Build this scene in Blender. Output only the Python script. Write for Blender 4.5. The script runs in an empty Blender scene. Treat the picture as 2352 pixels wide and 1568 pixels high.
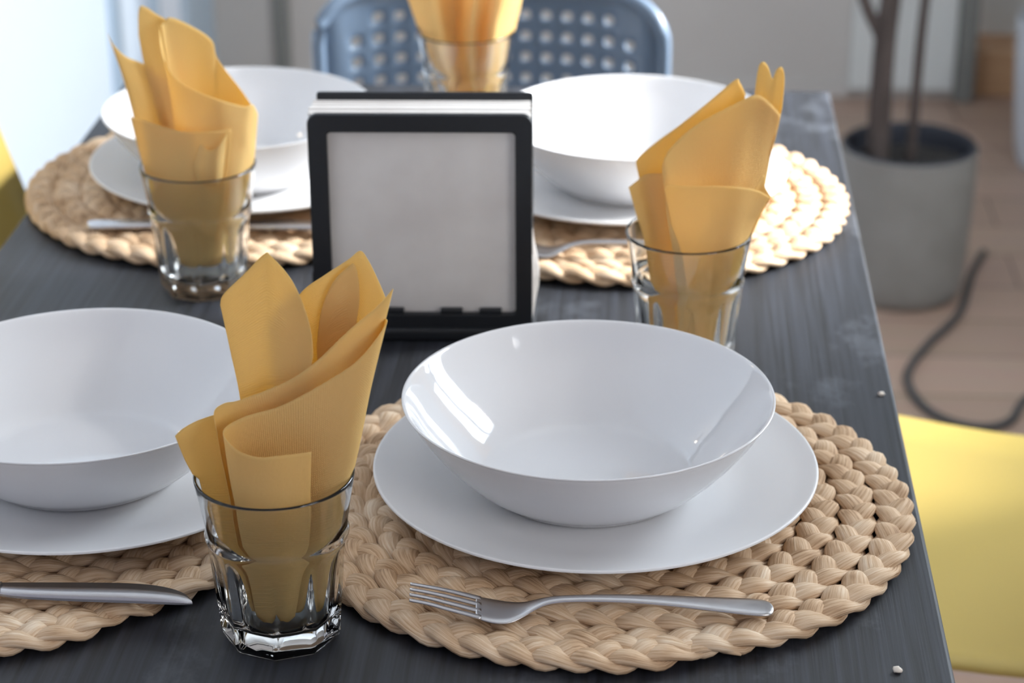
import bpy, bmesh, math, random
from mathutils import Vector, Matrix
random.seed(7)
C = bpy.context.scene.collection
SC = bpy.context.scene
PI = math.pi
TZ = 0.74                       # table top height above the floor

# ------------------------------------------------------------------ camera
FPX, PITCH, ROLL, YAW, CH = 5058.02, math.radians(24.0219), math.radians(-0.2604), math.radians(-3.9069), 0.6435
cp, sp, cy_, sy_ = math.cos(PITCH), math.sin(PITCH), math.cos(YAW), math.sin(YAW)
FW = Vector((sy_*cp, cy_*cp, -sp)); R0 = Vector((cy_, -sy_, 0)); U0 = R0.cross(FW)
RT = R0*math.cos(ROLL)+U0*math.sin(ROLL); UP = -R0*math.sin(ROLL)+U0*math.cos(ROLL)
EYE = Vector((0, 0, TZ+CH))
cd = bpy.data.cameras.new('camera'); cam = bpy.data.objects.new('camera', cd); C.objects.link(cam)
cd.sensor_width = 36; cd.lens = FPX/2352*36; cd.clip_start = 0.05
cam.matrix_world = Matrix(((RT.x, UP.x, -FW.x, EYE.x), (RT.y, UP.y, -FW.y, EYE.y), (RT.z, UP.z, -FW.z, EYE.z), (0, 0, 0, 1)))
cd.dof.use_dof = True; cd.dof.focus_distance = 1.24; cd.dof.aperture_fstop = 7.2; cd.dof.aperture_blades = 8
SC.camera = cam

def at(px, py, y):              # point of the sight line through a photo pixel on the upright plane at distance y
    d = FW*FPX + RT*(px-1176) + UP*(784-py)
    return EYE + d*(y/d.y)

# ------------------------------------------------------------------ materials
def mat(name, color=(.8, .8, .8), rough=.5, metal=0., spec=.5, coat=0.):
    m = bpy.data.materials.new(name); m.use_nodes = True
    b = m.node_tree.nodes['Principled BSDF']
    b.inputs['Base Color'].default_value = (*color, 1); b.inputs['Roughness'].default_value = rough
    b.inputs['Metallic'].default_value = metal; b.inputs['Specular IOR Level'].default_value = spec
    b.inputs['Coat Weight'].default_value = coat; b.inputs['Coat Roughness'].default_value = .05
    return m
def nt(m): return m.node_tree.nodes, m.node_tree.links, m.node_tree.nodes['Principled BSDF']
def noise_col(m, c1, c2, scale=(1, 1, 1), ns=5., detail=4., coord='Object', bump=0., p1=.35, p2=.65, dist=.002):
    N, L, b = nt(m)
    tc = N.new('ShaderNodeTexCoord'); mp = N.new('ShaderNodeMapping'); mp.inputs['Scale'].default_value = scale
    n = N.new('ShaderNodeTexNoise'); n.inputs['Scale'].default_value = ns; n.inputs['Detail'].default_value = detail
    r = N.new('ShaderNodeValToRGB'); r.color_ramp.elements[0].position = p1; r.color_ramp.elements[1].position = p2
    r.color_ramp.elements[0].color = (*c1, 1); r.color_ramp.elements[1].color = (*c2, 1)
    L.new(tc.outputs[coord], mp.inputs[0]); L.new(mp.outputs[0], n.inputs['Vector']); L.new(n.outputs['Fac'], r.inputs[0])
    L.new(r.outputs[0], b.inputs['Base Color'])
    if bump:
        bp = N.new('ShaderNodeBump'); bp.inputs['Strength'].default_value = bump; bp.inputs['Distance'].default_value = dist
        L.new(n.outputs['Fac'], bp.inputs['Height']); L.new(bp.outputs[0], b.inputs['Normal'])
    return n, r

M = {}
M['porcelain'] = mat('white_glazed_porcelain', (.73, .73, .745), .05, spec=.8)
M['plate'] = mat('white_matt_porcelain', (.78, .78, .79), .34, spec=.4)
M['steel'] = mat('brushed_steel', (.56, .55, .56), .27, 1.)
M['black'] = mat('black_plastic', (.012, .014, .018), .42, spec=.4)
M['paper'] = mat('white_paper', (.74, .72, .70), .9, spec=.1)
noise_col(M['paper'], (.68, .65, .63), (.76, .74, .72), (1, 1, 1), 18., 3.)
M['yplastic'] = mat('yellow_plastic', (.60, .44, .12), .42, spec=.4)
M['chairblue'] = mat('blue_grey_lacquered_metal', (.15, .205, .285), .36, spec=.5, coat=.2)
M['darkmetal'] = mat('dark_metal', (.03, .035, .04), .4, .6)
M['wall'] = mat('greige_wall_paint', (.43, .40, .37), .8, spec=.2); noise_col(M['wall'], (.60, .56, .52), (.64, .60, .56), ns=2.5)
M['whitewall'] = mat('white_wall_paint', (.82, .85, .9), .55, spec=.3); noise_col(M['whitewall'], (.80, .83, .88), (.83, .86, .91), ns=2.)
M['panel'] = mat('pale_grey_panel', (.55, .56, .54), .6, spec=.3); noise_col(M['panel'], (.76, .77, .74), (.80, .81, .78), ns=2.)
M['grey'] = mat('olive_grey_trim', (.24, .24, .22), .7)
M['bluetrim'] = mat('pale_blue_trim', (.55, .66, .76), .5)
M['blind'] = bpy.data.materials.new('white_blind_fabric'); M['blind'].use_nodes = True
_n, _l = M['blind'].node_tree.nodes, M['blind'].node_tree.links; _n.clear()
_o, _d, _t, _x = _n.new('ShaderNodeOutputMaterial'), _n.new('ShaderNodeBsdfDiffuse'), _n.new('ShaderNodeBsdfTranslucent'), _n.new('ShaderNodeMixShader')
_d.inputs[0].default_value = (.85, .88, .92, 1); _t.inputs[0].default_value = (.92, .95, .98, 1); _x.inputs[0].default_value = .72
_l.new(_d.outputs[0], _x.inputs[1]); _l.new(_t.outputs[0], _x.inputs[2]); _l.new(_x.outputs[0], _o.inputs[0])
M['ceil'] = mat('ceiling_paint', (.8, .8, .8), .9)
M['pot'] = mat('grey_clay_pot', (.27, .265, .25), .8, spec=.2); noise_col(M['pot'], (.265, .25, .23), (.30, .285, .265), ns=14.)
M['potrim'] = mat('dark_pot_lining', (.03, .032, .042), .7)
M['soil'] = mat('dark_soil', (.02, .018, .016), .95); noise_col(M['soil'], (.010, .009, .008), (.04, .034, .03), ns=60., bump=.6, dist=.004)
M['bark'] = mat('brown_grey_bark', (.12, .09, .075), .9); noise_col(M['bark'], (.055, .040, .034), (.10, .075, .065), (1, 1, .25), 40., bump=.5)
M['cord'] = mat('grey_rubber', (.055, .055, .055), .7)
M['bin'] = mat('white_plastic', (.60, .63, .67), .4)
M['crumb'] = mat('pale_crumb', (.75, .68, .6), .9)
M['lampglass'] = mat('lamp_glass', (1, .9, .75), .5)
M['lampglass'].node_tree.nodes['Principled BSDF'].inputs['Emission Color'].default_value = (1, .80, .58, 1)
M['lampglass'].node_tree.nodes['Principled BSDF'].inputs['Emission Strength'].default_value = 22.

def m_glass():
    m = mat('clear_glass', (.97, .985, .98), .0); b = m.node_tree.nodes['Principled BSDF']
    b.inputs['Transmission Weight'].default_value = 1; b.inputs['IOR'].default_value = 1.5
    return m
M['glass'] = m_glass()

def m_table():
    m = mat('black_brown_wood', (.03, .03, .034), .52, spec=.68); N, L, b = nt(m)
    tc = N.new('ShaderNodeTexCoord'); mp = N.new('ShaderNodeMapping'); mp.inputs['Scale'].default_value = (160, 3.0, 1)
    n = N.new('ShaderNodeTexNoise'); n.inputs['Scale'].default_value = 2.; n.inputs['Detail'].default_value = 5.
    L.new(tc.outputs['Object'], mp.inputs[0]); L.new(mp.outputs[0], n.inputs['Vector'])
    r = N.new('ShaderNodeValToRGB'); r.color_ramp.elements[0].position = .35; r.color_ramp.elements[1].position = .7
    r.color_ramp.elements[0].color = (.007, .008, .011, 1); r.color_ramp.elements[1].color = (.027, .031, .043, 1)
    L.new(n.outputs['Fac'], r.inputs[0])
    # pale dried smears
    n2 = N.new('ShaderNodeTexNoise'); n2.inputs['Scale'].default_value = 9.; n2.inputs['Detail'].default_value = 6.; n2.inputs['Roughness'].default_value = .7
    mp2 = N.new('ShaderNodeMapping'); mp2.inputs['Scale'].default_value = (1.6, 1.0, 1); mp2.inputs['Location'].default_value = (3.1, 1.7, 0)
    L.new(tc.outputs['Object'], mp2.inputs[0]); L.new(mp2.outputs[0], n2.inputs['Vector'])
    r2 = N.new('ShaderNodeValToRGB'); r2.color_ramp.elements[0].position = .58; r2.color_ramp.elements[1].position = .78
    r2.color_ramp.elements[0].color = (0, 0, 0, 1); r2.color_ramp.elements[1].color = (.35, .35, .35, 1)
    L.new(n2.outputs['Fac'], r2.inputs[0])
    mx = N.new('ShaderNodeMixRGB'); mx.inputs[2].default_value = (.20, .22, .26, 1)
    L.new(r2.outputs[0], mx.inputs[0]); L.new(r.outputs[0], mx.inputs[1]); L.new(mx.outputs[0], b.inputs['Base Color'])
    bp = N.new('ShaderNodeBump'); bp.inputs['Strength'].default_value = .25; bp.inputs['Distance'].default_value = .0010
    L.new(n.outputs['Fac'], bp.inputs['Height']); L.new(bp.outputs[0], b.inputs['Normal'])
    return m
M['table'] = m_table()

def m_floor():
    m = mat('brown_wood_floor', (.25, .17, .12), .42, spec=.4); N, L, b = nt(m)
    tc = N.new('ShaderNodeTexCoord')
    br = N.new('ShaderNodeTexBrick'); br.inputs['Scale'].default_value = 1.; br.inputs['Brick Width'].default_value = 1.2; br.inputs['Row Height'].default_value = .14
    br.inputs['Mortar Size'].default_value = .0015; br.inputs['Color1'].default_value = (.42, .29, .22, 1); br.inputs['Color2'].default_value = (.50, .35, .265, 1); br.inputs['Mortar'].default_value = (.09, .06, .04, 1)
    L.new(tc.outputs['Object'], br.inputs['Vector'])
    mp = N.new('ShaderNodeMapping'); mp.inputs['Scale'].default_value = (2, 40, 1)
    n = N.new('ShaderNodeTexNoise'); n.inputs['Scale'].default_value = 2.; n.inputs['Detail'].default_value = 4.
    L.new(tc.outputs['Object'], mp.inputs[0]); L.new(mp.outputs[0], n.inputs['Vector'])
    mx = N.new('ShaderNodeMixRGB'); mx.blend_type = 'MULTIPLY'; mx.inputs[0].default_value = .2
    L.new(br.outputs[0], mx.inputs[1]); L.new(n.outputs['Color'], mx.inputs[2]); L.new(mx.outputs[0], b.inputs['Base Color'])
    return m
M['floor'] = m_floor()
M['step'] = mat('orange_wood', (.40, .235, .12), .5); noise_col(M['step'], (.52, .30, .16), (.62, .38, .21), (2, 2, 30), 3.)

def m_weave():
    m = mat('dried_water_hyacinth', (.7, .55, .38), .72, spec=.25); N, L, b = nt(m)
    uv = N.new('ShaderNodeUVMap')
    mp = N.new('ShaderNodeMapping'); mp.inputs['Scale'].default_value = (7, 7, 1)
    n = N.new('ShaderNodeTexNoise'); n.inputs['Scale'].default_value = 1.; n.inputs['Detail'].default_value = 3.
    L.new(uv.outputs[0], mp.inputs[0]); L.new(mp.outputs[0], n.inputs['Vector'])
    mp2 = N.new('ShaderNodeMapping'); mp2.inputs['Scale'].default_value = (1.6, 13, 1)
    n2 = N.new('ShaderNodeTexNoise'); n2.inputs['Scale'].default_value = 1.; n2.inputs['Detail'].default_value = 3.; n2.inputs['Roughness'].default_value = .6
    L.new(uv.outputs[0], mp2.inputs[0]); L.new(mp2.outputs[0], n2.inputs['Vector'])
    tc = N.new('ShaderNodeTexCoord')
    n3 = N.new('ShaderNodeTexNoise'); n3.inputs['Scale'].default_value = 34.; n3.inputs['Detail'].default_value = 2.
    L.new(tc.outputs['Object'], n3.inputs['Vector'])
    ad = N.new('ShaderNodeMath'); ad.operation = 'MULTIPLY_ADD'; ad.inputs[1].default_value = .55
    sc = N.new('ShaderNodeMath'); sc.operation = 'MULTIPLY'; sc.inputs[1].default_value = .45
    L.new(n2.outputs['Fac'], ad.inputs[0]); L.new(n3.outputs['Fac'], sc.inputs[0]); L.new(sc.outputs[0], ad.inputs[2])
    r = N.new('ShaderNodeValToRGB'); e = r.color_ramp.elements
    e[0].position = .33; e[0].color = (.30, .175, .09, 1); e[1].position = .66; e[1].color = (.83, .69, .53, 1)
    k = e.new(.46); k.color = (.58, .395, .245, 1); k = e.new(.56); k.color = (.70, .525, .36, 1)
    L.new(ad.outputs[0], r.inputs[0]); L.new(r.outputs[0], b.inputs['Base Color'])
    bp = N.new('ShaderNodeBump'); bp.inputs['Strength'].default_value = .45; bp.inputs['Distance'].default_value = .0012
    L.new(n2.outputs['Fac'], bp.inputs['Height']); L.new(bp.outputs[0], b.inputs['Normal'])
    return m
M['weave'] = m_weave()

def m_napkin():
    m = bpy.data.materials.new('yellow_tissue_paper'); m.use_nodes = True; N, L = m.node_tree.nodes, m.node_tree.links
    N.clear(); out = N.new('ShaderNodeOutputMaterial')
    d = N.new('ShaderNodeBsdfDiffuse'); t = N.new('ShaderNodeBsdfTranslucent'); mx = N.new('ShaderNodeMixShader'); mx.inputs[0].default_value = .45
    d.inputs['Color'].default_value = (.96, .765, .35, 1); t.inputs['Color'].default_value = (.99, .68, .16, 1)
    uv = N.new('ShaderNodeUVMap')
    def wave(ax, s):
        w = N.new('ShaderNodeTexWave'); w.wave_type = 'BANDS'; w.bands_direction = ax; w.inputs['Scale'].default_value = s; w.inputs['Distortion'].default_value = .6
        L.new(uv.outputs[0], w.inputs['Vector']); return w
    w1, w2 = wave('X', 15.), wave('Y', 15.)
    mu = N.new('ShaderNodeMath'); mu.operation = 'MULTIPLY'; L.new(w1.outputs['Fac'], mu.inputs[0]); L.new(w2.outputs['Fac'], mu.inputs[1])
    tc = N.new('ShaderNodeTexCoord'); n = N.new('ShaderNodeTexNoise'); n.inputs['Scale'].default_value = 420.; L.new(tc.outputs['Object'], n.inputs['Vector'])
    ad = N.new('ShaderNodeMath'); ad.operation = 'ADD'; L.new(mu.outputs[0], ad.inputs[0]); L.new(n.outputs['Fac'], ad.inputs[1])
    bp = N.new('ShaderNodeBump'); bp.inputs['Strength'].default_value = .5; bp.inputs['Distance'].default_value = .0007
    L.new(ad.outputs[0], bp.inputs['Height'])
    L.new(bp.outputs[0], d.inputs['Normal']); L.new(bp.outputs[0], t.inputs['Normal'])
    L.new(d.outputs[0], mx.inputs[1]); L.new(t.outputs[0], mx.inputs[2]); L.new(mx.outputs[0], out.inputs[0])
    return m
M['napkin'] = m_napkin()

# ------------------------------------------------------------------ object helpers
def obj(name, bm, m, parent=None, smooth=False, loc=(0, 0, 0), rotz=0.):
    me = bpy.data.meshes.new(name); bmesh.ops.recalc_face_normals(bm, faces=bm.faces[:]); bm.to_mesh(me); bm.free()
    if smooth:
        for p in me.polygons: p.use_smooth = True
    me.materials.append(m)
    o = bpy.data.objects.new(name, me); C.objects.link(o); o.location = loc; o.rotation_euler = (0, 0, rotz)
    if parent: o.parent = parent
    return o
def thing(name, label, cat, loc=(0, 0, 0), rotz=0., group=None):
    o = bpy.data.objects.new(name, None); C.objects.link(o); o.location = loc; o.rotation_euler = (0, 0, rotz); o.empty_display_size = .05
    return tag(o, label, cat, group)
def tag(o, label, cat, group=None):
    o['label'] = label; o['category'] = cat
    if group: o['group'] = group
    return o
def struct(name, bm, m, smooth=False):
    o = obj(name, bm, m, None, smooth); o['kind'] = 'structure'; return o
def box(bm, x0, x1, y0, y1, z0, z1, bev=0.):
    r = bmesh.ops.create_cube(bm, size=1.)
    vs = r['verts']
    for v in vs: v.co = Vector(((x0+x1)/2+v.co.x*(x1-x0), (y0+y1)/2+v.co.y*(y1-y0), (z0+z1)/2+v.co.z*(z1-z0)))
    if bev:
        es = list({e for v in vs for e in v.link_edges})
        bmesh.ops.bevel(bm, geom=es, offset=bev, segments=3, affect='EDGES', profile=.5)
    return bm
def lathe(bm, prof, seg=96, close=False):
    rings = []
    for r, z in prof:
        if r < 1e-6: rings.append([bm.verts.new((0, 0, z))])
        else: rings.append([bm.verts.new((r*math.cos(2*PI*i/seg), r*math.sin(2*PI*i/seg), z)) for i in range(seg)])
    for a, b in zip(rings, rings[1:]):
        if len(a) == 1 and len(b) == 1: continue
        for i in range(seg):
            j = (i+1) % seg
            if len(a) == 1: bm.faces.new((a[0], b[i], b[j]))
            elif len(b) == 1: bm.faces.new((a[i], a[j], b[0]))
            else: bm.faces.new((a[i], a[j], b[j], b[i]))
    return bm
def cr(pts, n):                 # Catmull-Rom through points (tuples), n samples per span
    P = [Vector(p) for p in pts]; out = []
    for i in range(len(P)-1):
        a, b, c, d = P[max(i-1, 0)], P[i], P[i+1], P[min(i+2, len(P)-1)]
        for k in range(n):
            t = k/n
            out.append(.5*((2*b)+(c-a)*t+(2*a-5*b+4*c-d)*t*t+(3*b-a-3*c+d)*t**3))
    out.append(P[-1]); return out
def tube(bm, pts, rad, seg=10, cap=True):
    P = [Vector(p) for p in pts]; rings = []; up = Vector((0, 0, 1))
    for i, p in enumerate(P):
        t = (P[min(i+1, len(P)-1)]-P[max(i-1, 0)]).normalized()
        u = t.cross(up if abs(t.z) < .95 else Vector((1, 0, 0))).normalized(); v = u.cross(t).normalized()
        r = rad[i] if isinstance(rad, (list, tuple)) else rad
        rings.append([bm.verts.new(p+(u*math.cos(2*PI*k/seg)+v*math.sin(2*PI*k/seg))*r) for k in range(seg)])
    for a, b in zip(rings, rings[1:]):
        for k in range(seg): bm.faces.new((a[k], a[(k+1) % seg], b[(k+1) % seg], b[k]))
    if cap: bm.faces.new(rings[0]); bm.faces.new(rings[-1])
    return bm

# ------------------------------------------------------------------ the room
XL, XR, YB = -.925, 1.0, 4.37
struct('floor', box(bmesh.new(), -2.2, XR+.1, -.6, 6.2, -.05, 0), M['floor'])
struct('ceiling', box(bmesh.new(), -2.2, XR+.1, -.6, 6.2, 2.5, 2.55), M['ceil'])
bm = bmesh.new(); box(bm, XL, .615, YB, YB+.1, 0, 2.5); box(bm, .615, XR+.1, YB, YB+.1, 2.05, 2.5)
struct('wall_back', bm, M['wall'])
bm = bmesh.new(); box(bm, XL-.1, XL, .2, 2.25, 0, 2.5); box(bm, XL-.1, XL, 2.25, 3.85, 2.2, 2.5); box(bm, XL-.1, XL, 2.25, 3.85, 0, .1); box(bm, XL-.1, XL, 3.85, 3.90, 0, 2.5); box(bm, XL-.1, XL, 3.90, YB+.1, 2.1, 2.5); box(bm, XL-.1, XL, 4.12, YB+.1, 0, 2.1)
struct('wall_left', bm, M['whitewall'])
bm = bmesh.new(); box(bm, XL-.006, XL+.012, 3.585, 3.615, .1, 2.2, .003); struct('trim_1', bm, M['bluetrim'])            # slim post in front of the blind
bm = bmesh.new(); box(bm, XL, XL+.014, 3.855, 3.895, 0, 2.1, .004); struct('trim_2', bm, M['bluetrim'])  # casing of the passage
bm = bmesh.new(); box(bm, XL-.35, XL-.30, 3.7, 4.4, 0, 2.2); struct('wall_passage', bm, M['panel'])
bm = bmesh.new(); box(bm, XL, XL+.014, 4.12, YB, 0, 2.1, .004); struct('trim_3', bm, M['bluetrim'])
bm = bmesh.new(); box(bm, -.785, -.755, YB-.014, YB, 0, 2.2, .003); struct('trim_4', bm, M['grey'])
bm = bmesh.new(); box(bm, .395, .605, YB-.02, YB, .02, 2.05, .004); struct('door_1', bm, M['panel'])
bm = bmesh.new(); box(bm, .608, .645, YB-.03, YB+.1, 0, 2.05, .004); struct('trim_5', bm, M['grey'])
bm = bmesh.new(); box(bm, .645, XR, YB+.01, YB+.32, 0, .095, .004); struct('trim_6', bm, M['step'])
bm = bmesh.new(); box(bm, .645, XR, YB+.14, YB+.24, .095, 2.05); struct('wall_recess', bm, M['panel'])
bm = bmesh.new(); box(bm, -.755, .395, YB-.012, YB, 0, .03, .003); struct('baseboard_back', bm, M['wall'])
bm = bmesh.new(); box(bm, XL-.08, XL-.03, 2.25, 2.30, .1, 2.2); box(bm, XL-.08, XL-.03, 3.82, 3.85, .1, 2.2); box(bm, XL-.08, XL-.03, 2.30, 3.82, .1, .15); box(bm, XL-.08, XL-.03, 2.30, 3.82, 2.15, 2.2)
struct('window_2', bm, M['whitewall'])
tag(obj('roller_blind', box(bmesh.new(), XL-.012, XL-.010, 2.252, 3.848, .102, 2.198), M['blind']), 'white backlit blind pulled down over the bright window at left', 'blind')
# right wall with the window opening
WY0, WY1, WZ0, WZ1 = 1.68, 2.85, TZ+.28, TZ+1.05
bm = bmesh.new()
VY0, VY1 = -.30, .62            # a second, nearer window
for a, b in ((-.6, VY0), (VY1, WY0), (WY1, YB+.4)): box(bm, XR, XR+.1, a, b, 0, 2.5)
box(bm, XR, XR+.1, VY0, VY1, 0, WZ0); box(bm, XR, XR+.1, VY0, VY1, WZ1, 2.5)
box(bm, XR, XR+.1, WY0, WY1, 0, WZ0); box(bm, XR, XR+.1, WY0, WY1, WZ1, 2.5)
struct('wall_right', bm, M['wall'])
bm = bmesh.new(); f = .05
box(bm, XR+.02, XR+.08, WY0, WY1, WZ0, WZ0+f); box(bm, XR+.02, XR+.08, WY0, WY1, WZ1-f, WZ1)
for y in (WY0, (WY0+WY1)/2-f/2-.25, WY1-f): box(bm, XR+.02, XR+.08, y, y+f, WZ0, WZ1)
struct('window_1', bm, M['whitewall'])
bm = bmesh.new(); box(bm, XR+.02, XR+.08, VY0, VY1, WZ0, WZ0+f); box(bm, XR+.02, XR+.08, VY0, VY1, WZ1-f, WZ1)
for y in (VY0, (VY0+VY1)/2-f/2, VY1-f): box(bm, XR+.02, XR+.08, y, y+f, WZ0, WZ1)
struct('window_3', bm, M['whitewall'])

# ------------------------------------------------------------------ table
TX0, TX1, TY0, TY1 = -.518, .1672, .86, 2.048
tb = thing('dining_table', 'black-brown wooden dining table laid with four place settings', 'table', ((TX0+TX1)/2, (TY0+TY1)/2, 0))
hx, hy = (TX1-TX0)/2, (TY1-TY0)/2
obj('tabletop', box(bmesh.new(), -hx, hx, -hy, hy, TZ-.035, TZ, .0025), M['table'], tb)
for a in (-1, 1):
    for b in (-1, 1):
        x, y = a*(hx-.05), b*(hy-.05); obj('leg', box(bmesh.new(), x-.03, x+.03, y-.03, y+.03, 0, TZ-.035, .003), M['table'], tb)
bm = bmesh.new(); k = .05
for a in (-1, 1): box(bm, -hx+.08, hx-.08, a*(hy-k)-.01, a*(hy-k)+.01, TZ-.11, TZ-.035); box(bm, a*(hx-k)-.01, a*(hx-k)+.01, -hy+.08, hy-.08, TZ-.11, TZ-.035)
obj('apron', bm, M['table'], tb)

# ------------------------------------------------------------------ braided mats
def braid_mesh(Rout, end_deg, flex, seed):
    rnd = random.Random(seed); bm = bmesh.new(); uvl = bm.loops.layers.uv.new('UVMap')
    A, B, Wd, Td, Lp, ds = .0065, .0025, .0078, .0038, .063, .0034
    pitch = .0226; rmax = Rout-A-Wd*.74; N = int(rmax/pitch); r0 = rmax-N*pitch
    def rad(T):                 # T in turns: each coil keeps its radius, then steps out to the next
        k = int(T); fr = max(0., min(1., (T-k-.80)/.20)); return r0+pitch*(k+fr*fr*(3-2*fr))
    th0 = math.radians(end_deg); T, S, samples = 0., 0., []; Tend = N+.93
    while T < Tend:
        r = rad(T) if T < N+.8 else r0+pitch*(N+.0*(T-N))
        left = (Tend-T)*2*PI*r
        samples.append((r, th0+(T-Tend)*2*PI, S, min(1., .42+left/.07), min(1., left/.06))); T += ds/(2*PI*max(r, .012)); S += ds
    off = [0., 2*PI/3, 4*PI/3]; NS = 10
    ph_j = [rnd.uniform(-.3, .3) for _ in range(900)]; w_j = [rnd.uniform(.86, 1.14) for _ in range(2500)]; z_j = [rnd.uniform(-.0006, .0006) for _ in range(2500)]
    for si in range(3):
        prev = None; uo = si*3.7
        for k, (r, th, s, tp, tk) in enumerate(samples):
            q = s/Lp; j = int(q); jj = ph_j[j]*(1-(q-j))+ph_j[j+1]*(q-j)
            ph = 2*PI*q+off[si]+jj
            lobe = int((ph+PI/2)/PI); ci = (lobe*7+si*331) % 2499
            def pos(ph_, r_, th_):
                lat = A*math.sin(ph_)*tp; z = B*math.sin(2*ph_)*tp
                rr = r_+lat-(1-tk)*.004
                return Vector((rr*math.cos(th_), rr*math.sin(th_), z+.0067))
            p = pos(ph, r, th); e = .02; p2 = pos(ph+2*PI*e*.25, r, th+e*.25*Lp/max(r, .012))
            t = (p2-p).normalized(); n = Vector((0, 0, 1)); u = t.cross(n).normalized(); v = u.cross(t)
            cs = abs(math.cos(ph)); mixj = 1+(w_j[ci]-1)*cs
            w = Wd*(.70+.32*cs)*mixj*tp; d = Td*(.78+.27*cs)*tp; p.z += z_j[ci]*cs
            ring = []
            for a in range(NS):
                an = 2*PI*a/NS
                ring.append(bm.verts.new(p+u*math.cos(an)*w+v*math.sin(an)*d))
            if prev:
                for a in range(NS):
                    b = (a+1) % NS
                    f = bm.faces.new((prev[a], prev[b], ring[b], ring[a])); f.smooth = True
                    vs = [(k-1, a), (k-1, a+1), (k, a+1), (k, a)]
                    for lp, (kk, aa) in zip(f.loops, vs): lp[uvl].uv = ((kk*ds)/.03+uo, aa/NS*2+uo)
            else: bm.faces.new(ring)
            prev = ring
        bm.faces.new(prev)
    # loose raffia ends at the tail of the coil
    r, th = samples[-1][0]-.001, samples[-1][1]
    for k in range(3):
        a = Vector(((r+.003*k-.003)*math.cos(th), (r+.003*k-.003)*math.sin(th), .006)); dr = Vector((-math.sin(th-.5*k+.3), math.cos(th-.5*k+.3), -.1*k))
        tube(bm, [a-dr*.012, a, a+dr*.009], [.0030, .0026, .0006], 6)
    if flex:                    # the right edge rides up over its neighbour
        for v in bm.verts:
            x = max(0., min(1., (v.co.x-.100)/.036)); v.co.z += .0138*x*x*(3-2*x)
    return bm
mats = [('FR', (-.0275, 1.1900), 1., 'pale straw braided round placemat at front right, under the fork'),
        ('FL', (-.3955, 1.1685), .937, 'braided straw placemat at front left, cut off by the left edge, under a knife blade'),
        ('BR', (-.0230, 1.7240), .974, 'sunlit pale braided round placemat at back right by the table edge'),
        ('BL', (-.3430, 1.7396), 1., 'shaded brown braided round placemat at back left corner of the table')]
flat_mat = None
for key, (x, y), sc, lab in mats:
    if key == 'FR': flat_mat = o = obj('placemat', braid_mesh(.190, -66, False, 3), M['weave'], None, True)
    elif key == 'FL': o = obj('placemat', braid_mesh(.190, -47, False, 8), M['weave'], None, True)
    elif key == 'BR': o = flat_mat.copy(); C.objects.link(o)
    else: o = obj('placemat', braid_mesh(.185, -47, True, 12), M['weave'], None, True)
    o.location = (x, y, TZ+.0002); o.scale = (sc, sc, 1)
    if key == 'BR': o.rotation_euler = (0, 0, math.radians(200))
    tag(o, lab, 'placemat', 'braided placemats')

# ------------------------------------------------------------------ plates and bowls
MT = .0131
def round_prof(pts, n=4): return [(max(p.x, 0), p.y) for p in cr([(a, b, 0) for a, b in pts], n)]
plate_p = round_prof([(0, .002), (.05, .002), (.076, .002)], 2) + round_prof([(.078, 0), (.083, 0), (.086, .0022), (.105, .0065), (.125, .0125), (.1340, .0165), (.1350, .0178), (.1340, .0186), (.1315, .0178), (.122, .0142), (.105, .0095), (.088, .0056), (.070, .0046), (.04, .0044), (0, .0044)], 5)
bowl_p = round_prof([(0, .002), (.04, .002), (.055, .002)], 2) + round_prof([(.057, 0), (.0615, .0004), (.0655, .0034), (.0770, .0120), (.0905, .0262), (.1015, .0405), (.1094, .0530), (.1112, .0565), (.1122, .0575), (.1118, .0582), (.1104, .0578), (.1076, .0540), (.0995, .0412), (.0882, .0272), (.0750, .0140), (.0680, .0084), (.0625, .0055), (.0550, .0046), (.03, .0045), (0, .0045)], 5)
pl = [('FR', (-.0313, 1.1961), (-.0360, 1.1971), 'white round dinner plate on the front right placemat behind the fork', 'white glossy bowl at front right with a bright window reflection inside'),
      ('FL', (-.3421, 1.1985), (-.3475, 1.1988), 'white dinner plate at front left, cut by the left edge, behind the knife blade', 'white bowl at front left, cut off by the left edge of the photo'),
      ('BR', (-.0248, 1.7353), (-.0173, 1.7344), 'overexposed white dinner plate at back right behind the leaning napkin', 'overexposed white bowl at back right beside the napkin dispenser'),
      ('BL', (-.3389, 1.7437), (-.3479, 1.7407), 'white dinner plate at back left on the shaded brown placemat', 'white bowl at back left behind the tall yellow napkin')]
pp = bp_ = None
for key, a, b, l1, l2 in pl:
    if pp is None:
        pp = o = obj('dinner_plate', lathe(bmesh.new(), plate_p, 128), M['plate'], None, True)
        bp_ = q = obj('bowl', lathe(bmesh.new(), bowl_p, 128), M['porcelain'], None, True)
    else:
        o = pp.copy(); C.objects.link(o); q = bp_.copy(); C.objects.link(q)
    o.location = (*a, TZ+MT-.0004); tag(o, l1, 'plate', 'white dinner plates')
    q.location = (*b, TZ+MT+.0042); tag(q, l2, 'bowl', 'white bowls')

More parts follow.
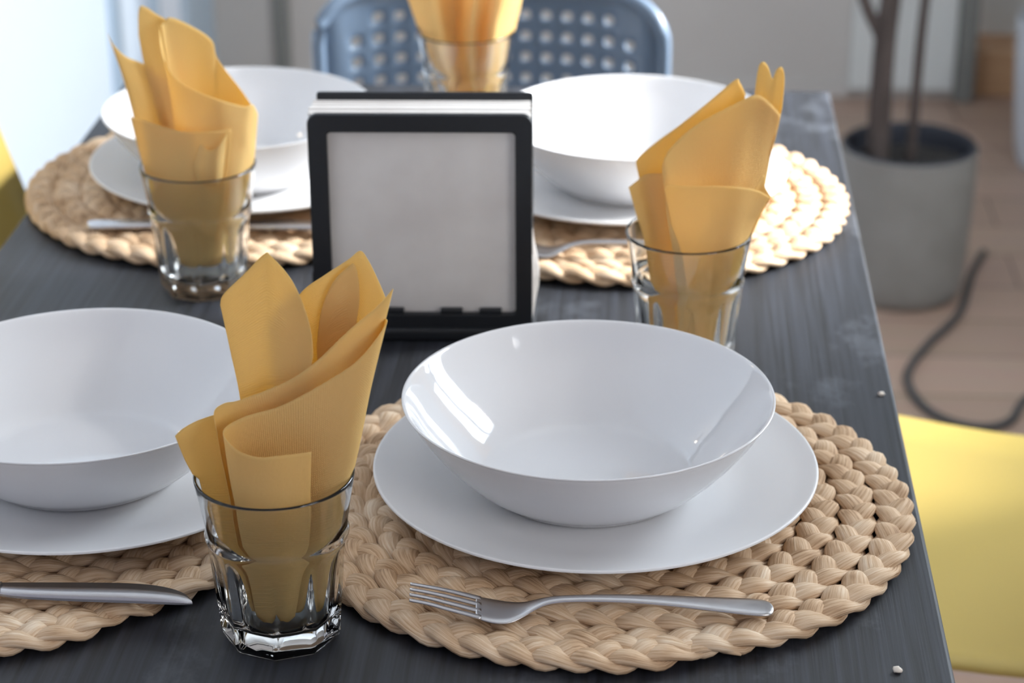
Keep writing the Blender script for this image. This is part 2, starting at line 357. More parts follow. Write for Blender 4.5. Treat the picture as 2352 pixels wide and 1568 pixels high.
# ------------------------------------------------------------------ faceted tumblers
GH = .0997
def glass_bm():
    bm = bmesh.new(); NF = 9; seg = NF*10; th0 = math.radians(-88)
    def poly(th):
        a = ((th-th0) % (2*PI/NF))-PI/NF; return math.cos(PI/NF)/math.cos(a), abs(a)/(PI/NF)
    outer = [(0, .0300, 1), (.0012, .0316, 1), (.0050, .0328, 1), (.012, .0332, 1), (.022, .0340, 1), (.034, .0350, 1), (.046, .0361, 1), (.053, .0368, .9), (.057, .0373, .6), (.060, .0378, .25), (.0618, .0386, 0), (.0640, .0394, 0), (.0662, .0388, 0), (.068, .0383, 0), (.074, .0392, 0), (.082, .0405, 0), (.091, .0420, 0), (.0975, .0431, 0), (.0992, .04325, 0), (.0997, .0424, 0)]
    inner = [(.0992, .0417, 0), (.0975, .0414, 0), (.088, .0399, 0), (.074, .0376, 0), (.066, .0363, 0), (.058, .0346, 0), (.046, .0329, 0), (.034, .0314, 0), (.022, .0299, 0), (.0165, .0287, 0), (.0135, .0262, 0), (.0120, .0215, 0), (.0112, .012, 0)]
    rings = []
    for z, r, k in outer+inner:
        ring = []
        for i in range(seg):
            th = 2*PI*i/seg; pf, ed = poly(th)
            g = 1-(.030*(1-ed**3)*k if z > .008 else 0)
            rr = r*(1+(pf/ math.cos(PI/NF)*1.0-1)*k*.0 + (pf-1)*k)*g*(1+.02*k)
            ring.append(bm.verts.new((rr*math.cos(th), rr*math.sin(th), z)))
        rings.append(ring)
    for a, b in zip(rings, rings[1:]):
        for i in range(seg):
            j = (i+1) % seg; bm.faces.new((a[i], a[j], b[j], b[i]))
    bm.faces.new(list(reversed(rings[0]))); c = bm.verts.new((0, 0, .0110))
    for i in range(seg): bm.faces.new((rings[-1][i], rings[-1][(i+1) % seg], c))
    return bm
GC = {'GF': (-.1992, 1.0393), 'GL': (-.3379, 1.5293), 'GR': (.0252, 1.4100), 'GB': (-.1695, 1.8930)}
glab = {'GF': 'clear faceted tumbler in the left foreground, between the two front placemats', 'GL': 'clear faceted tumbler at left in front of the back left placemat',
        'GR': 'clear faceted tumbler right of the napkin dispenser, behind the front right bowl', 'GB': 'clear faceted tumbler at the far table end before the dark perforated chair'}
proto = None
for k, (x, y) in GC.items():
    if proto is None: proto = o = obj('drinking_glass', glass_bm(), M['glass'], None, True)
    else: o = proto.copy(); C.objects.link(o)
    o.location = (x, y, TZ+.0002); tag(o, glab[k], 'glass', 'faceted tumblers with napkins')
es = proto.modifiers.new('edge', 'EDGE_SPLIT') if False else None

# ------------------------------------------------------------------ napkins
def sheet(bm, uvl, yc, cols, nu=7, nv=6, org=None, rim=None):
    """cols: list of columns, each a list of (px, py, dy) from top to bottom; smooth surface through them"""
    n = max(len(c) for c in cols)
    P = [[at(px, py, yc+dy) for px, py, dy in c] for c in cols]
    down = [cr(c, nv) for c in P]                       # each column densified
    rows = [cr([d[i] for d in down], nu) for i in range(len(down[0]))]
    V = []
    for row in rows:
        rr = []
        for p in row:
            q = p-org
            if q.z < GH-.001:                            # stay inside the tumbler
                zz = max(q.z, .0132); lim = .0262+(zz-.0135)*.163 if zz > .0135 else .0245
                h = math.hypot(q.x, q.y)
                if h > lim: q.x *= lim/h; q.y *= lim/h
                q.z = zz
            rr.append(bm.verts.new(q))
        V.append(rr)
    acc = 0.
    for i in range(len(V)-1):
        for j in range(len(V[0])-1):
            a, b, c, d = V[i][j], V[i][j+1], V[i+1][j+1], V[i+1][j]
            try: f = bm.faces.new((a, b, c, d))
            except ValueError: continue
            f.smooth = True
            for lp, (ii, jj) in zip(f.loops, ((i, j), (i, j+1), (i+1, j+1), (i+1, j))):
                lp[uvl].uv = (jj*.0025/.06*1.4, ii*.006/.06)
def napkin(key, sheets, label, name='paper_napkin'):
    x, y = GC[key]; org = Vector((x, y, TZ)); bm = bmesh.new(); uvl = bm.loops.layers.uv.new('UVMap')
    for s in sheets: sheet(bm, uvl, y, s, org=org)
    bmesh.ops.recalc_face_normals(bm, faces=bm.faces[:])
    me = bpy.data.meshes.new(name); bm.to_mesh(me); bm.free(); me.materials.append(M['napkin'])
    o = bpy.data.objects.new(name, me); C.objects.link(o); o.location = org
    so = o.modifiers.new('thickness', 'SOLIDIFY'); so.thickness = .00035; so.offset = 0
    return tag(o, label, 'napkin', 'yellow napkins in glasses')
def grid(top, *lower):          # rows from top to bottom -> columns
    return [list(c) for c in zip(top, *lower)]

GF = [
 # rolled outer fold: opening at the front, turning at the left, then running up to the right
 grid([(715,1038,-.030),(650,1046,-.036),(590,1050,-.037),(540,1030,-.033),(513,990,-.022),(560,958,-.013),(650,930,-.011),(760,870,-.013),(830,820,-.011),(888,742,.000),(872,730,.013)],
      [(713,1110,-.029),(652,1115,-.034),(598,1115,-.034),(552,1105,-.030),(526,1080,-.020),(570,1050,-.012),(655,1030,-.010),(752,990,-.013),(810,955,-.011),(852,890,.000),(838,880,.013)],
      [(712,1200,-.024),(655,1200,-.030),(606,1200,-.030),(568,1190,-.026),(545,1180,-.016),(588,1160,-.010),(660,1150,-.008),(742,1130,-.011),(786,1110,-.008),(815,1070,.000),(803,1060,.013)],
      [(700,1330,-.014),(655,1335,-.020),(620,1335,-.020),(592,1335,-.016),(575,1335,-.010),(605,1325,-.006),(655,1320,-.004),(712,1305,-.006),(745,1295,-.004),(768,1280,.002),(755,1275,.010)],
      [(672,1448,-.008),(658,1455,-.012),(640,1462,-.012),(622,1464,-.010),(605,1462,-.006),(620,1440,-.003),(645,1436,-.002),(680,1440,-.003),(700,1432,-.002),(722,1416,.003),(712,1412,.007)]),
 # second layer just behind it
 grid([(497,985,-.014),(492,945,-.010),(515,926,-.005),(552,918,-.002),(650,880,-.001),(720,835,-.001),(800,760,-.002),(868,702,.001),(903,663,.006)],
      [(508,1050,-.014),(508,1020,-.010),(540,1010,-.004),(580,1005,-.002),(660,985,-.001),(720,960,-.001),(790,900,-.002),(842,860,.002),(866,820,.008)],
      [(525,1130,-.012),(530,1115,-.008),(560,1110,-.003),(596,1110,-.001),(660,1105,0),(715,1095,0),(768,1080,-.001),(805,1065,.003),(822,1040,.009)],
      [(562,1330,-.008),(568,1320,-.005),(590,1315,-.002),(615,1315,0),(655,1310,0),(700,1300,0),(735,1290,0),(762,1280,.003),(772,1270,.007)],
      [(606,1455,-.004),(610,1450,-.003),(620,1445,-.001),(630,1440,0),(655,1438,0),(680,1436,0),(705,1428,.001),(720,1420,.003),(726,1414,.005)]),
 # left flap
 grid([(402,1001,-.010),(420,984,-.008),(455,965,-.005),(500,950,-.001)],
      [(424,1055,-.009),(450,1050,-.007),(485,1045,-.004),(522,1035,-.001)],
      [(456,1120,-.007),(482,1120,-.005),(512,1120,-.003),(545,1115,0)],
      [(530,1310,-.005),(550,1312,-.004),(570,1315,-.002),(595,1315,0)],
      [(592,1450,-.003),(604,1450,-.002),(618,1448,-.001),(630,1440,0)]),
 # tall left petal
 grid([(506,700,.012),(513,676,.012),(560,630,.013),(606,584,.014),(622,588,.013),(665,636,.010),(695,695,.006),(714,760,.002),(719,815,-.001)],
      [(530,810,.011),(540,800,.011),(575,780,.012),(608,765,.013),(628,770,.012),(662,790,.009),(690,815,.006),(706,840,.003),(712,858,.001)],
      [(553,925,.010),(562,925,.010),(590,915,.011),(612,910,.012),(632,910,.011),(660,905,.008),(685,900,.006),(698,898,.004),(704,895,.003)],
      [(575,1130,.009),(582,1130,.009),(600,1125,.010),(618,1125,.010),(635,1125,.010),(660,1125,.008),(680,1120,.007),(695,1120,.006),(702,1120,.006)],
      [(622,1430,.006),(628,1430,.006),(636,1428,.006),(644,1428,.006),(652,1428,.006),(662,1428,.006),(672,1426,.006),(680,1424,.006),(686,1424,.006)]),
 # right rear petal
 grid([(650,730,.020),(695,668,.021),(745,632,.023),(800,596,.025),(827,576,.026),(845,596,.026),(868,642,.025),(889,692,.022)],
      [(660,800,.019),(700,770,.020),(745,750,.022),(785,735,.024),(805,730,.024),(820,742,.024),(838,770,.023),(856,800,.020)],
      [(665,900,.018),(700,890,.018),(735,885,.020),(765,880,.021),(782,880,.021),(796,888,.021),(812,900,.020),(828,915,.018)],
      [(665,1120,.014),(695,1115,.014),(720,1112,.015),(745,1110,.016),(760,1108,.016),(772,1108,.016),(786,1108,.016),(800,1106,.015)],
      [(660,1425,.008),(672,1424,.008),(684,1423,.008),(694,1422,.008),(702,1420,.008),(708,1420,.008),(714,1418,.008),(720,1416,.008)]),
 # pointed inner leaf in front of the rear petal
 grid([(728,790,0.0193),(738,712,0.0198),(765,648,0.0208),(800,612,0.0218),(813,606,0.0221),(822,632,0.0218),(826,690,0.0210),(815,750,0.0198)],
      [(728,850,0.0173),(735,812,0.0178),(758,780,0.0183),(788,765,0.0193),(798,765,0.0193),(804,780,0.0193),(806,810,0.0188),(800,838,0.0178)],
      [(715,1000,0.0118),(722,990,0.0118),(742,980,0.0128),(765,975,0.0138),(775,975,0.0138),(782,980,0.0138),(788,985,0.0138),(788,995,0.0128)],
      [(670,1425,0.0038),(680,1424,0.0038),(690,1423,0.0038),(696,1422,0.0038),(702,1420,0.0038),(708,1420,0.0038),(714,1418,0.0038),(718,1416,0.0038)]),
]
napkin('GF', GF, 'yellow paper napkin rolled in the left foreground tumbler, nearest the camera')

GL = [
 grid([(246,76,.004),(262,104,.004),(290,130,.006),(330,147,.010),(390,185,.013)],
      [(283,180,.003),(298,200,.003),(320,215,.005),(355,225,.009),(405,245,.012)],
      [(312,290,.000),(325,300,.001),(345,305,.004),(375,310,.007),(418,318,.010)],
      [(340,400,-.003),(350,405,-.002),(368,405,.002),(395,405,.005),(430,405,.008)],
      [(415,608,-.002),(422,610,-.001),(430,610,.001),(445,608,.003),(460,606,.005)]),
 grid([(318,80,.010),(319,20,.012),(335,16,.014),(362,34,.016),(398,52,.017)],
      [(330,145,.009),(340,110,.011),(362,110,.013),(388,120,.015),(420,135,.016)],
      [(352,225,.008),(368,210,.009),(390,210,.011),(412,215,.013),(440,225,.014)],
      [(398,400,.006),(410,395,.006),(425,395,.008),(440,395,.009),(460,395,.010)],
      [(440,606,.004),(446,606,.004),(452,604,.004),(460,604,.004),(470,602,.004)]),
 grid([(370,58,-.002),(376,52,.002),(392,40,.005),(440,60,.010),(486,92,.014),(500,135,.015),(552,204,.014),(577,240,.008),(592,264,.002)],
      [(384,150,-.001),(395,150,.002),(410,140,.005),(450,150,.010),(488,170,.013),(505,200,.014),(548,255,.013),(568,285,.008),(582,310,.002)],
      [(398,250,0),(408,250,.002),(424,245,.005),(456,250,.009),(490,265,.012),(508,285,.012),(544,320,.011),(562,340,.007),(578,360,.002)],
      [(415,400,0),(424,400,.002),(438,395,.004),(464,395,.008),(494,395,.010),(512,395,.010),(540,395,.009),(556,395,.006),(570,400,.002)],
      [(440,606,0),(446,606,.001),(456,604,.002),(470,602,.003),(486,600,.004),(496,600,.004),(510,598,.004),(520,598,.003),(530,600,.001)]),
 grid([(365,58,-.002),(368,105,-.009),(385,155,-.016),(425,196,-.021),(500,228,-.022),(560,244,-.014),(580,240,-.008),(592,262,.001)],
      [(384,170,-.004),(390,200,-.010),(405,225,-.017),(440,250,-.022),(505,275,-.023),(556,285,-.016),(576,290,-.009),(588,315,.001)],
      [(400,280,-.005),(406,295,-.011),(420,305,-.018),(450,320,-.023),(508,330,-.024),(552,335,-.017),(572,345,-.010),(583,370,.001)],
      [(415,405,-.006),(420,410,-.012),(432,415,-.018),(458,420,-.023),(505,420,-.024),(542,415,-.018),(560,410,-.010),(572,410,.001)],
      [(436,608,-.003),(440,610,-.005),(448,612,-.008),(462,614,-.010),(488,612,-.010),(508,608,-.008),(520,604,-.004),(532,602,.001)]),
 grid([(299,268,-.004),(330,276,-.012),(370,290,-.020),(420,302,-.027),(480,302,-.030),(531,297,-.026)],
      [(313,325,-.005),(342,332,-.012),(378,342,-.020),(424,350,-.027),(478,352,-.030),(527,350,-.027)],
      [(330,385,-.006),(356,395,-.013),(388,402,-.020),(428,408,-.026),(476,410,-.028),(520,406,-.026)],
      [(362,500,-.006),(382,505,-.011),(405,510,-.016),(434,512,-.020),(472,512,-.021),(508,508,-.019)],
      [(410,606,-.004),(420,610,-.006),(434,612,-.009),(450,614,-.011),(470,612,-.011),(490,608,-.009)]),
 grid([(462,330,-.030),(480,345,-.033),(500,335,-.033),(522,300,-.029)],
      [(446,375,-.030),(470,388,-.034),(496,385,-.034),(516,370,-.029)],
      [(455,420,-.029),(474,425,-.031),(494,424,-.031),(510,415,-.028)]),
]
napkin('GL', GL, 'yellow paper napkin with a tall left spike, in the tumbler left of the dispenser')

GR = [
 grid([(1461,378,-.002),(1466,362,-.001),(1505,328,.002),(1560,288,.006),(1625,236,.010),(1688,184,.013),(1700,190,.014),(1712,215,.015)],
      [(1474,440,-.002),(1480,432,-.001),(1512,415,.002),(1560,390,.005),(1615,360,.009),(1665,330,.012),(1680,325,.013),(1695,335,.014)],
      [(1490,560,-.003),(1496,556,-.002),(1520,550,.001),(1560,545,.004),(1605,540,.007),(1645,535,.010),(1662,535,.011),(1680,540,.012)],
      [(1525,800,-.002),(1530,800,-.001),(1545,798,.001),(1565,796,.003),(1590,794,.005),(1612,792,.006),(1622,792,.006),(1632,794,.006)]),
 grid([(1444,430,-.008),(1462,416,-.006),(1485,400,-.004),(1530,398,-.004)],
      [(1462,495,-.009),(1480,490,-.008),(1502,485,-.006),(1540,480,-.006)],
      [(1484,575,-.010),(1500,575,-.009),(1520,575,-.008),(1550,575,-.008)],
      [(1515,800,-.005),(1526,800,-.004),(1540,800,-.004),(1560,800,-.004)]),
 grid([(1540,420,-.006),(1523,400,-.020),(1524,370,-.022),(1545,335,-.018),(1600,286,-.010),(1690,238,-.002),(1738,218,.003),(1768,236,.006),(1792,262,.010)],
      [(1545,450,-.010),(1528,445,-.023),(1532,430,-.024),(1556,405,-.020),(1612,370,-.012),(1690,335,-.004),(1732,322,.002),(1756,330,.006),(1772,345,.010)],
      [(1552,510,-.014),(1536,515,-.026),(1542,508,-.027),(1570,495,-.024),(1620,475,-.016),(1685,450,-.008),(1720,440,.000),(1740,440,.005),(1754,440,.009)],
      [(1562,590,-.016),(1548,590,-.026),(1556,590,-.028),(1580,588,-.027),(1622,580,-.019),(1672,570,-.010),(1700,562,-.002),(1712,556,.004),(1722,550,.008)],
      [(1580,800,-.010),(1570,802,-.014),(1575,802,-.015),(1588,802,-.014),(1606,800,-.010),(1630,798,-.006),(1645,796,-.001),(1652,794,.002),(1658,792,.004)]),
 grid([(1733,225,.006),(1738,180,.008),(1744,150,.009),(1754,142,.010),(1764,152,.011),(1774,180,.012),(1784,160,.014),(1796,154,.015),(1802,180,.014),(1796,250,.011)],
      [(1725,285,.006),(1732,262,.008),(1738,250,.009),(1748,245,.010),(1758,248,.010),(1766,262,.011),(1774,255,.012),(1782,258,.012),(1786,275,.012),(1780,320,.010)],
      [(1705,400,.006),(1712,395,.007),(1718,390,.008),(1726,388,.008),(1732,390,.009),(1738,395,.009),(1744,395,.010),(1750,398,.010),(1756,405,.009),(1752,420,.008)],
      [(1670,570,.004),(1676,568,.004),(1682,566,.005),(1688,565,.005),(1694,565,.005),(1700,565,.005),(1704,564,.005),(1708,562,.005),(1712,560,.005),(1714,558,.004)],
      [(1630,798,.002),(1634,798,.002),(1638,797,.002),(1642,796,.002),(1646,796,.002),(1648,796,.002),(1650,795,.002),(1652,794,.002),(1654,794,.002),(1656,793,.002)]),
 grid([(1527,432,-.026),(1540,424,-.032),(1580,428,-.037),(1640,427,-.036),(1700,430,-.030),(1742,438,-.020),(1768,452,-.012)],
      [(1534,470,-.027),(1550,470,-.032),(1586,475,-.036),(1640,478,-.036),(1692,480,-.030),(1728,482,-.020),(1748,485,-.013)],
      [(1546,540,-.027),(1562,542,-.031),(1594,545,-.034),(1640,545,-.034),(1682,543,-.028),(1710,540,-.019),(1724,538,-.012)],
      [(1562,680,-.020),(1574,684,-.022),(1598,688,-.024),(1634,688,-.024),(1664,684,-.020),(1684,680,-.014),(1694,676,-.009)],
      [(1575,800,-.012),(1584,802,-.014),(1600,804,-.015),(1624,804,-.015),(1644,802,-.012),(1656,800,-.008),(1662,796,-.005)]),
 grid([(1740,425,-.016),(1755,402,-.012),(1758,430,-.011),(1772,452,-.010)],
      [(1725,460,-.016),(1740,450,-.013),(1748,462,-.012),(1757,474,-.011)],
      [(1705,530,-.014),(1716,525,-.012),(1722,530,-.011),(1728,538,-.010)]),
]
napkin('GR', GR, 'yellow paper napkin leaning right, in the tumbler between dispenser and front right bowl')

def interp_row(xs, y, dys): return [(x, y, d) for x, d in zip(xs, dys)]
GB = [
 grid(interp_row([915,938,965,995,1020,1045,1070,1095,1120,1150,1180,1212], -85, [.004,-.014,-.022,-.018,.004,.010,.000,-.014,-.020,-.018,-.014,.004]),
      interp_row([938,955,978,1003,1025,1045,1068,1092,1115,1142,1170,1198], 0, [.004,-.014,-.022,-.018,.002,.008,-.002,-.018,-.010,-.020,-.014,.004]),
      interp_row([963,978,998,1018,1032,1048,1066,1086,1106,1130,1154,1182], 70, [.004,-.014,-.022,-.018,-.002,.004,-.006,-.020,-.006,-.022,-.014,.004]),
      interp_row([998,1008,1022,1034,1042,1052,1066,1084,1100,1120,1142,1166], 150, [.003,-.010,-.018,-.014,-.004,.002,-.006,-.016,-.008,-.018,-.011,.003]),
      interp_row([1030,1036,1044,1050,1056,1062,1072,1086,1098,1114,1130,1148], 235, [.002,-.007,-.012,-.010,-.004,.001,-.005,-.010,-.008,-.012,-.008,.002])),
 grid(interp_row([920,1000,1080,1150,1210], -110, [.008,.020,.022,.016,.006]),
      interp_row([945,1010,1080,1140,1192], 20, [.008,.018,.022,.016,.006]),
      interp_row([985,1030,1075,1120,1160], 130, [.006,.014,.016,.012,.005]),
      interp_row([1030,1055,1080,1110,1140], 230, [.004,.008,.010,.008,.004])),
]
napkin('GB', GB, 'yellow paper napkin at the far table end, cut by the top edge of the photo')

# ------------------------------------------------------------------ cutlery
def loft(bm, secs):             # secs: (x, y, z, half width, thickness)
    rings = []
    for x, y, z, w, t in secs:
        ring = []
        for a in range(12):
            an = 2*PI*a/12; c, s = math.cos(an), math.sin(an)
            ring.append(bm.verts.new((x, y+w*math.copysign(abs(c)**.8, c), z+t/2*math.copysign(abs(s)**.8, s))))
        rings.append(ring)
    for a, b in zip(rings, rings[1:]):
        for k in range(12): bm.faces.new((a[k], a[(k+1) % 12], b[(k+1) % 12], b[k]))
    bm.faces.new(rings[0]); bm.faces.new(rings[-1])
def fork_bm():                  # tine tips at x=0, handle end at x=.199, resting on z=0
    bm = bmesh.new()
    S = lambda pts: [tuple(p)+() for p in pts]
    body = [(.036, .0118, .0062, .0018), (.041, .0126, .0044, .0020), (.048, .0128, .0028, .0020), (.055, .0114, .0024, .0020), (.062, .0080, .0040, .0022), (.068, .0054, .0066, .0026), (.075, .0038, .0090, .0030), (.085, .0033, .0102, .0032),
            (.102, .0036, .0104, .0032), (.122, .0042, .0098, .0032), (.146, .0056, .0080, .0032), (.168, .0074, .0058, .0032), (.185, .0088, .0042, .0030), (.194, .0086, .0034, .0028), (.198, .0066, .0030, .0024), (.1995, .0030, .0029, .0018)]
    P = cr([(a, b, c) for a, b, c, d in body], 3); T = cr([(d, 0, 0) for a, b, c, d in body], 3)
    loft(bm, [(p.x, 0, p.z, max(p.y, .001), t.x) for p, t in zip(P, T)])
    for i in range(4):
        yb = (-1.5+i)*.0066; yt = (-1.5+i)*.0058
        Q = cr([(.039, yb, .0052), (.030, yb, .0080), (.020, yb*.98, .0110), (.010, yt*1.02, .0138), (.0, yt, .0160)], 4)
        n = len(Q)
        loft(bm, [(q.x, q.y, q.z, .0022-.0010*(k/(n-1)), .0020-.0006*(k/(n-1))) for k, q in enumerate(Q)])
    return bm
fk = obj('fork', fork_bm(), M['steel'], None, True, (-.1275, 1.0375, TZ+.0128), math.radians(4.6))
tag(fk, 'steel fork with tines to the left on the front right placemat', 'fork', 'forks')
fk2 = fk.copy(); C.objects.link(fk2); fk2.location = (-.133, 1.575, TZ+.0128); fk2.rotation_euler = (0, 0, math.radians(3))
tag(fk2, 'steel fork on the back right placemat, half hidden behind the dispenser', 'fork', 'forks')
def make_knife():               # handle end at x=0, tip at x=.21
    t = thing('knife', 'steel table knife on the front left placemat, blade tip pointing right', 'knife', group='knives')
    bm = bmesh.new()
    hp = cr([(0, .0040, .0036), (.004, .0078, .0036), (.02, .0088, .0040), (.06, .0070, .0050), (.092, .0056, .0058), (.100, .0058, .0058)], 3)
    loft(bm, [(p.x, 0, p.z, p.y, .0046) for p in hp]); obj('handle', bm, M['steel'], t, True)
    bm = bmesh.new(); top, bot = [], []
    edge = [(.098, .0056, -.0056), (.112, .0066, -.0088), (.14, .0082, -.0100), (.165, .0092, -.0102), (.182, .0084, -.0103), (.195, .0052, -.0104), (.204, .0000, -.0103), (.209, -.0060, -.0100), (.2105, -.0088, -.0094)]
    E1 = cr([(a, b, 0) for a, b, c in edge], 3); E2 = cr([(a, c, 0) for a, b, c in edge], 3); pr = None
    for p, q in zip(E1, E2):
        ring = [bm.verts.new((p.x, p.y, .0062)), bm.verts.new((p.x, (p.y+q.y)/2, .0064)), bm.verts.new((p.x, q.y, .0050)), bm.verts.new((p.x, (p.y+q.y)/2, .0042)), bm.verts.new((p.x, p.y, .0044))]
        if pr:
            for k in range(5): bm.faces.new((pr[k], pr[(k+1) % 5], ring[(k+1) % 5], ring[k]))
        else: bm.faces.new(ring)
        pr = ring
    bm.faces.new(pr); obj('blade', bm, M['steel'], t, True)
    return t
kn = make_knife(); kn.location = (-.4585, 1.0450, TZ+.0128); kn.rotation_euler = (0, 0, math.radians(0))
kn2 = kn.copy(); C.objects.link(kn2); kn2.location = (-.448, 1.613, TZ+.0128); kn2.rotation_euler = (0, 0, math.radians(1))
kn2['label'] = 'steel table knife on the back left placemat, passing behind a tumbler'
for ch in list(kn.children):
    c = ch.copy(); C.objects.link(c); c.parent = kn2

# ------------------------------------------------------------------ napkin dispenser
DX, DY = -.162, 1.446
dp = thing('napkin_dispenser', 'black framed table napkin dispenser standing at the centre of the table', 'napkin dispenser', (DX, DY, TZ), math.radians(2.5))
w = .078
bm = bmesh.new()                # front frame around an open window
def frame_bm(bm, y0, y1):
    W, H, ix0, ix1, iz0, iz1 = w, .169, -.0645, .0660, .0200, .1560
    def rr(x0, x1, z0, z1, r, n=5):
        out = []
        for cx, cz, a0 in ((x1-r, z1-r, 0), (x0+r, z1-r, 90), (x0+r, z0+r, 180), (x1-r, z0+r, 270)):
            for i in range(n+1):
                a = math.radians(a0+90*i/n); out.append((cx+r*math.cos(a), cz+r*math.sin(a)))
        return out
    O, I = rr(-W, W, .0, H, .007), rr(ix0, ix1, iz0, iz1, .003)
    L = []
    for pts, ins in ((O, 0), (I, 1)):
        for y in (y0, y1): L.append([bm.verts.new((x, y, z)) for x, z in pts])
    n = len(O)
    for k in range(n):
        j = (k+1) % n
        bm.faces.new((L[0][k], L[0][j], L[2][j], L[2][k])); bm.faces.new((L[1][k], L[1][j], L[3][j], L[3][k]))
        bm.faces.new((L[0][k], L[0][j], L[1][j], L[1][k])); bm.faces.new((L[2][k], L[2][j], L[3][j], L[3][k]))
frame_bm(bm, -.006, .0)
o = obj('front_frame', bm, M['black'], dp); bv = o.modifiers.new('bevel', 'BEVEL'); bv.width = .0012; bv.segments = 2
for x in (-.030, .012, .040): obj('retaining_tab', box(bmesh.new(), x, x+.016, -.0058, -.0002, .0195, .0235, .001), M['black'], dp)
obj('back_plate', box(bmesh.new(), -.076, w, .041, .046, 0, .1700, .002), M['black'], dp)
obj('base_tray', box(bmesh.new(), -w-.002, w+.002, -.010, .050, 0, .010, .003), M['black'], dp)
bm = bmesh.new(); box(bm, -.0795, -.0765, .0, .046, .0, .05, .001); obj('side_clip', bm, M['black'], dp)
def sheet_bm(w0, w1, h, bulge, rnd):
    bm = bmesh.new(); n = 14; F = []; Bk = []
    for k in range(n+1):
        z = h*k/n; s = bulge*math.exp(-((z-.03)/.025)**2)
        F.append([bm.verts.new((w0, 0, z)), bm.verts.new((w1+s, 0, z))]); Bk.append([bm.verts.new((w0, .0030, z)), bm.verts.new((w1+s, .0030, z))])
    for k in range(n):
        for a, b in ((F, F), (Bk, Bk)): bm.faces.new((a[k][0], a[k][1], b[k+1][1], b[k+1][0]))
        for i in (0, 1): bm.faces.new((F[k][i], F[k+1][i], Bk[k+1][i], Bk[k][i]))
    bm.faces.new((F[0][0], F[0][1], Bk[0][1], Bk[0][0])); bm.faces.new((F[n][0], F[n][1], Bk[n][1], Bk[n][0]))
    return bm
rnd = random.Random(5)
for k in range(12):
    w0, w1 = -.0775+rnd.uniform(-.0015, .0008)-(.001 if k > 2 else -.001), .0755+rnd.uniform(-.0005, .0015)
    o = obj('folded_paper_napkin', sheet_bm(w0, w1, .1545+rnd.uniform(-.0008, .0008), .006*math.sin(PI*(k+1)/13), rnd), M['paper'], None, False)
    o.rotation_euler = (0, 0, math.radians(2.5)); a = math.radians(2.5); yy = .0008+k*.0033
    o.location = (DX-math.sin(a)*yy, DY+math.cos(a)*yy, TZ+.0102)
    tag(o, 'off-white folded paper napkin showing through the window of the black dispenser' if k == 0 else 'white folded paper napkin packed on edge behind the front one in the dispenser', 'napkin', 'white napkins in the dispenser')

# crumbs on the table
for i, (x, y, s) in enumerate(((.158, 1.365, .0024), (.137, 1.018, .0026), (-.031, .952, .0016), (.148, 1.148, .0022))):
    bm = bmesh.new(); bmesh.ops.create_icosphere(bm, subdivisions=2, radius=s)
    for v in bm.verts: v.co = v.co*(1+.25*random.uniform(-1, 1)); v.co.z = v.co.z*.6+s*.55
    tag(obj('crumb', bm, M['crumb'], None, True, (x, y, TZ)),
        ['tiny pale crumb on the right table edge behind the front right placemat', 'tiny pale crumb near the right table edge below the front right placemat', 'tiny pale crumb at the bottom of the photo below the fork', 'tiny pale crumb on the table edge touching the right of the front placemat'][i], 'crumb', 'crumbs on the table')

# ------------------------------------------------------------------ perforated chair at the table end
ch = thing('perforated_chair', 'blue-grey metal chair with perforated backrest at the far table end', 'chair', (-.1745, 2.30, 0), 0)
def perforated(nc, nr, cw, chh, hole, W, z0, z1, rad, skip):
    bm = bmesh.new(); gx0 = -nc*cw/2; gz1 = z1-.0175; gz0 = gz1-nr*chh
    vd = {}
    def V(x, z):
        k = (round(x*1e5), round(z*1e5))
        if k not in vd: vd[k] = bm.verts.new((x, 0, z))
        return vd[k]
    oc = [(-.5, -.5), (0, -.5), (.5, -.5), (.5, 0), (.5, .5), (0, .5), (-.5, .5), (-.5, 0)]
    for i in range(nc):
        for j in range(nr):
            cx, cz = gx0+(i+.5)*cw, gz0+(j+.5)*chh
            outer = [V(cx+a*cw, cz+b*chh) for a, b in oc]
            if (i, j) in skip: bm.faces.new(outer); continue
            inner = [V(cx+a*2*hole*(.82 if abs(a*b) > .1 else 1.), cz+b*2*hole*(.82 if abs(a*b) > .1 else 1.)) for a, b in oc]
            for k in range(8): bm.faces.new((outer[k], outer[(k+1) % 8], inner[(k+1) % 8], inner[k]))
    # border strip out to a rounded rectangle
    gp = []
    hw = nc*cw/2
    for i in range(2*nc): gp.append((gx0+i*cw/2, gz0))
    for j in range(2*nr): gp.append((hw, gz0+j*chh/2))
    for i in range(2*nc): gp.append((hw-i*cw/2, gz1))
    for j in range(2*nr): gp.append((gx0, gz1-j*chh/2))
    def outp(x, z):
        ox = x/hw*(W/2); oz = z0+(z-gz0)/(gz1-gz0)*(z1-z0)
        ax, tz = W/2-abs(ox), min(oz-z0, z1-oz); top = oz > (z0+z1)/2
        if ax < rad and tz < rad:
            cx = math.copysign(W/2-rad, ox); cz = (z1-rad) if top else (z0+rad); d = Vector((ox-cx, oz-cz))
            if d.length > 1e-6: d = d.normalized()*rad; return cx+d.x, cz+d.y
        return ox, oz
    op = [outp(*g) for g in gp]; n = len(gp); ring = [bm.verts.new((x, 0, z)) for x, z in op]
    for k in range(n): bm.faces.new((V(*gp[k]), V(*gp[(k+1) % n]), ring[(k+1) % n], ring[k]))
    return bm, op
def bend(x, y, z): return (x, y-1.3*x*x-.016*max(0, abs(x)-.12)/.06+.0, z)     # wraps round the sitter
zt = TZ+.031; zb = TZ-.215
bm, outl = perforated(14, 10, .0226, .0242, .0058, .366, zb, zt, .045, {(0, 9), (13, 9), (0, 0), (13, 0)})
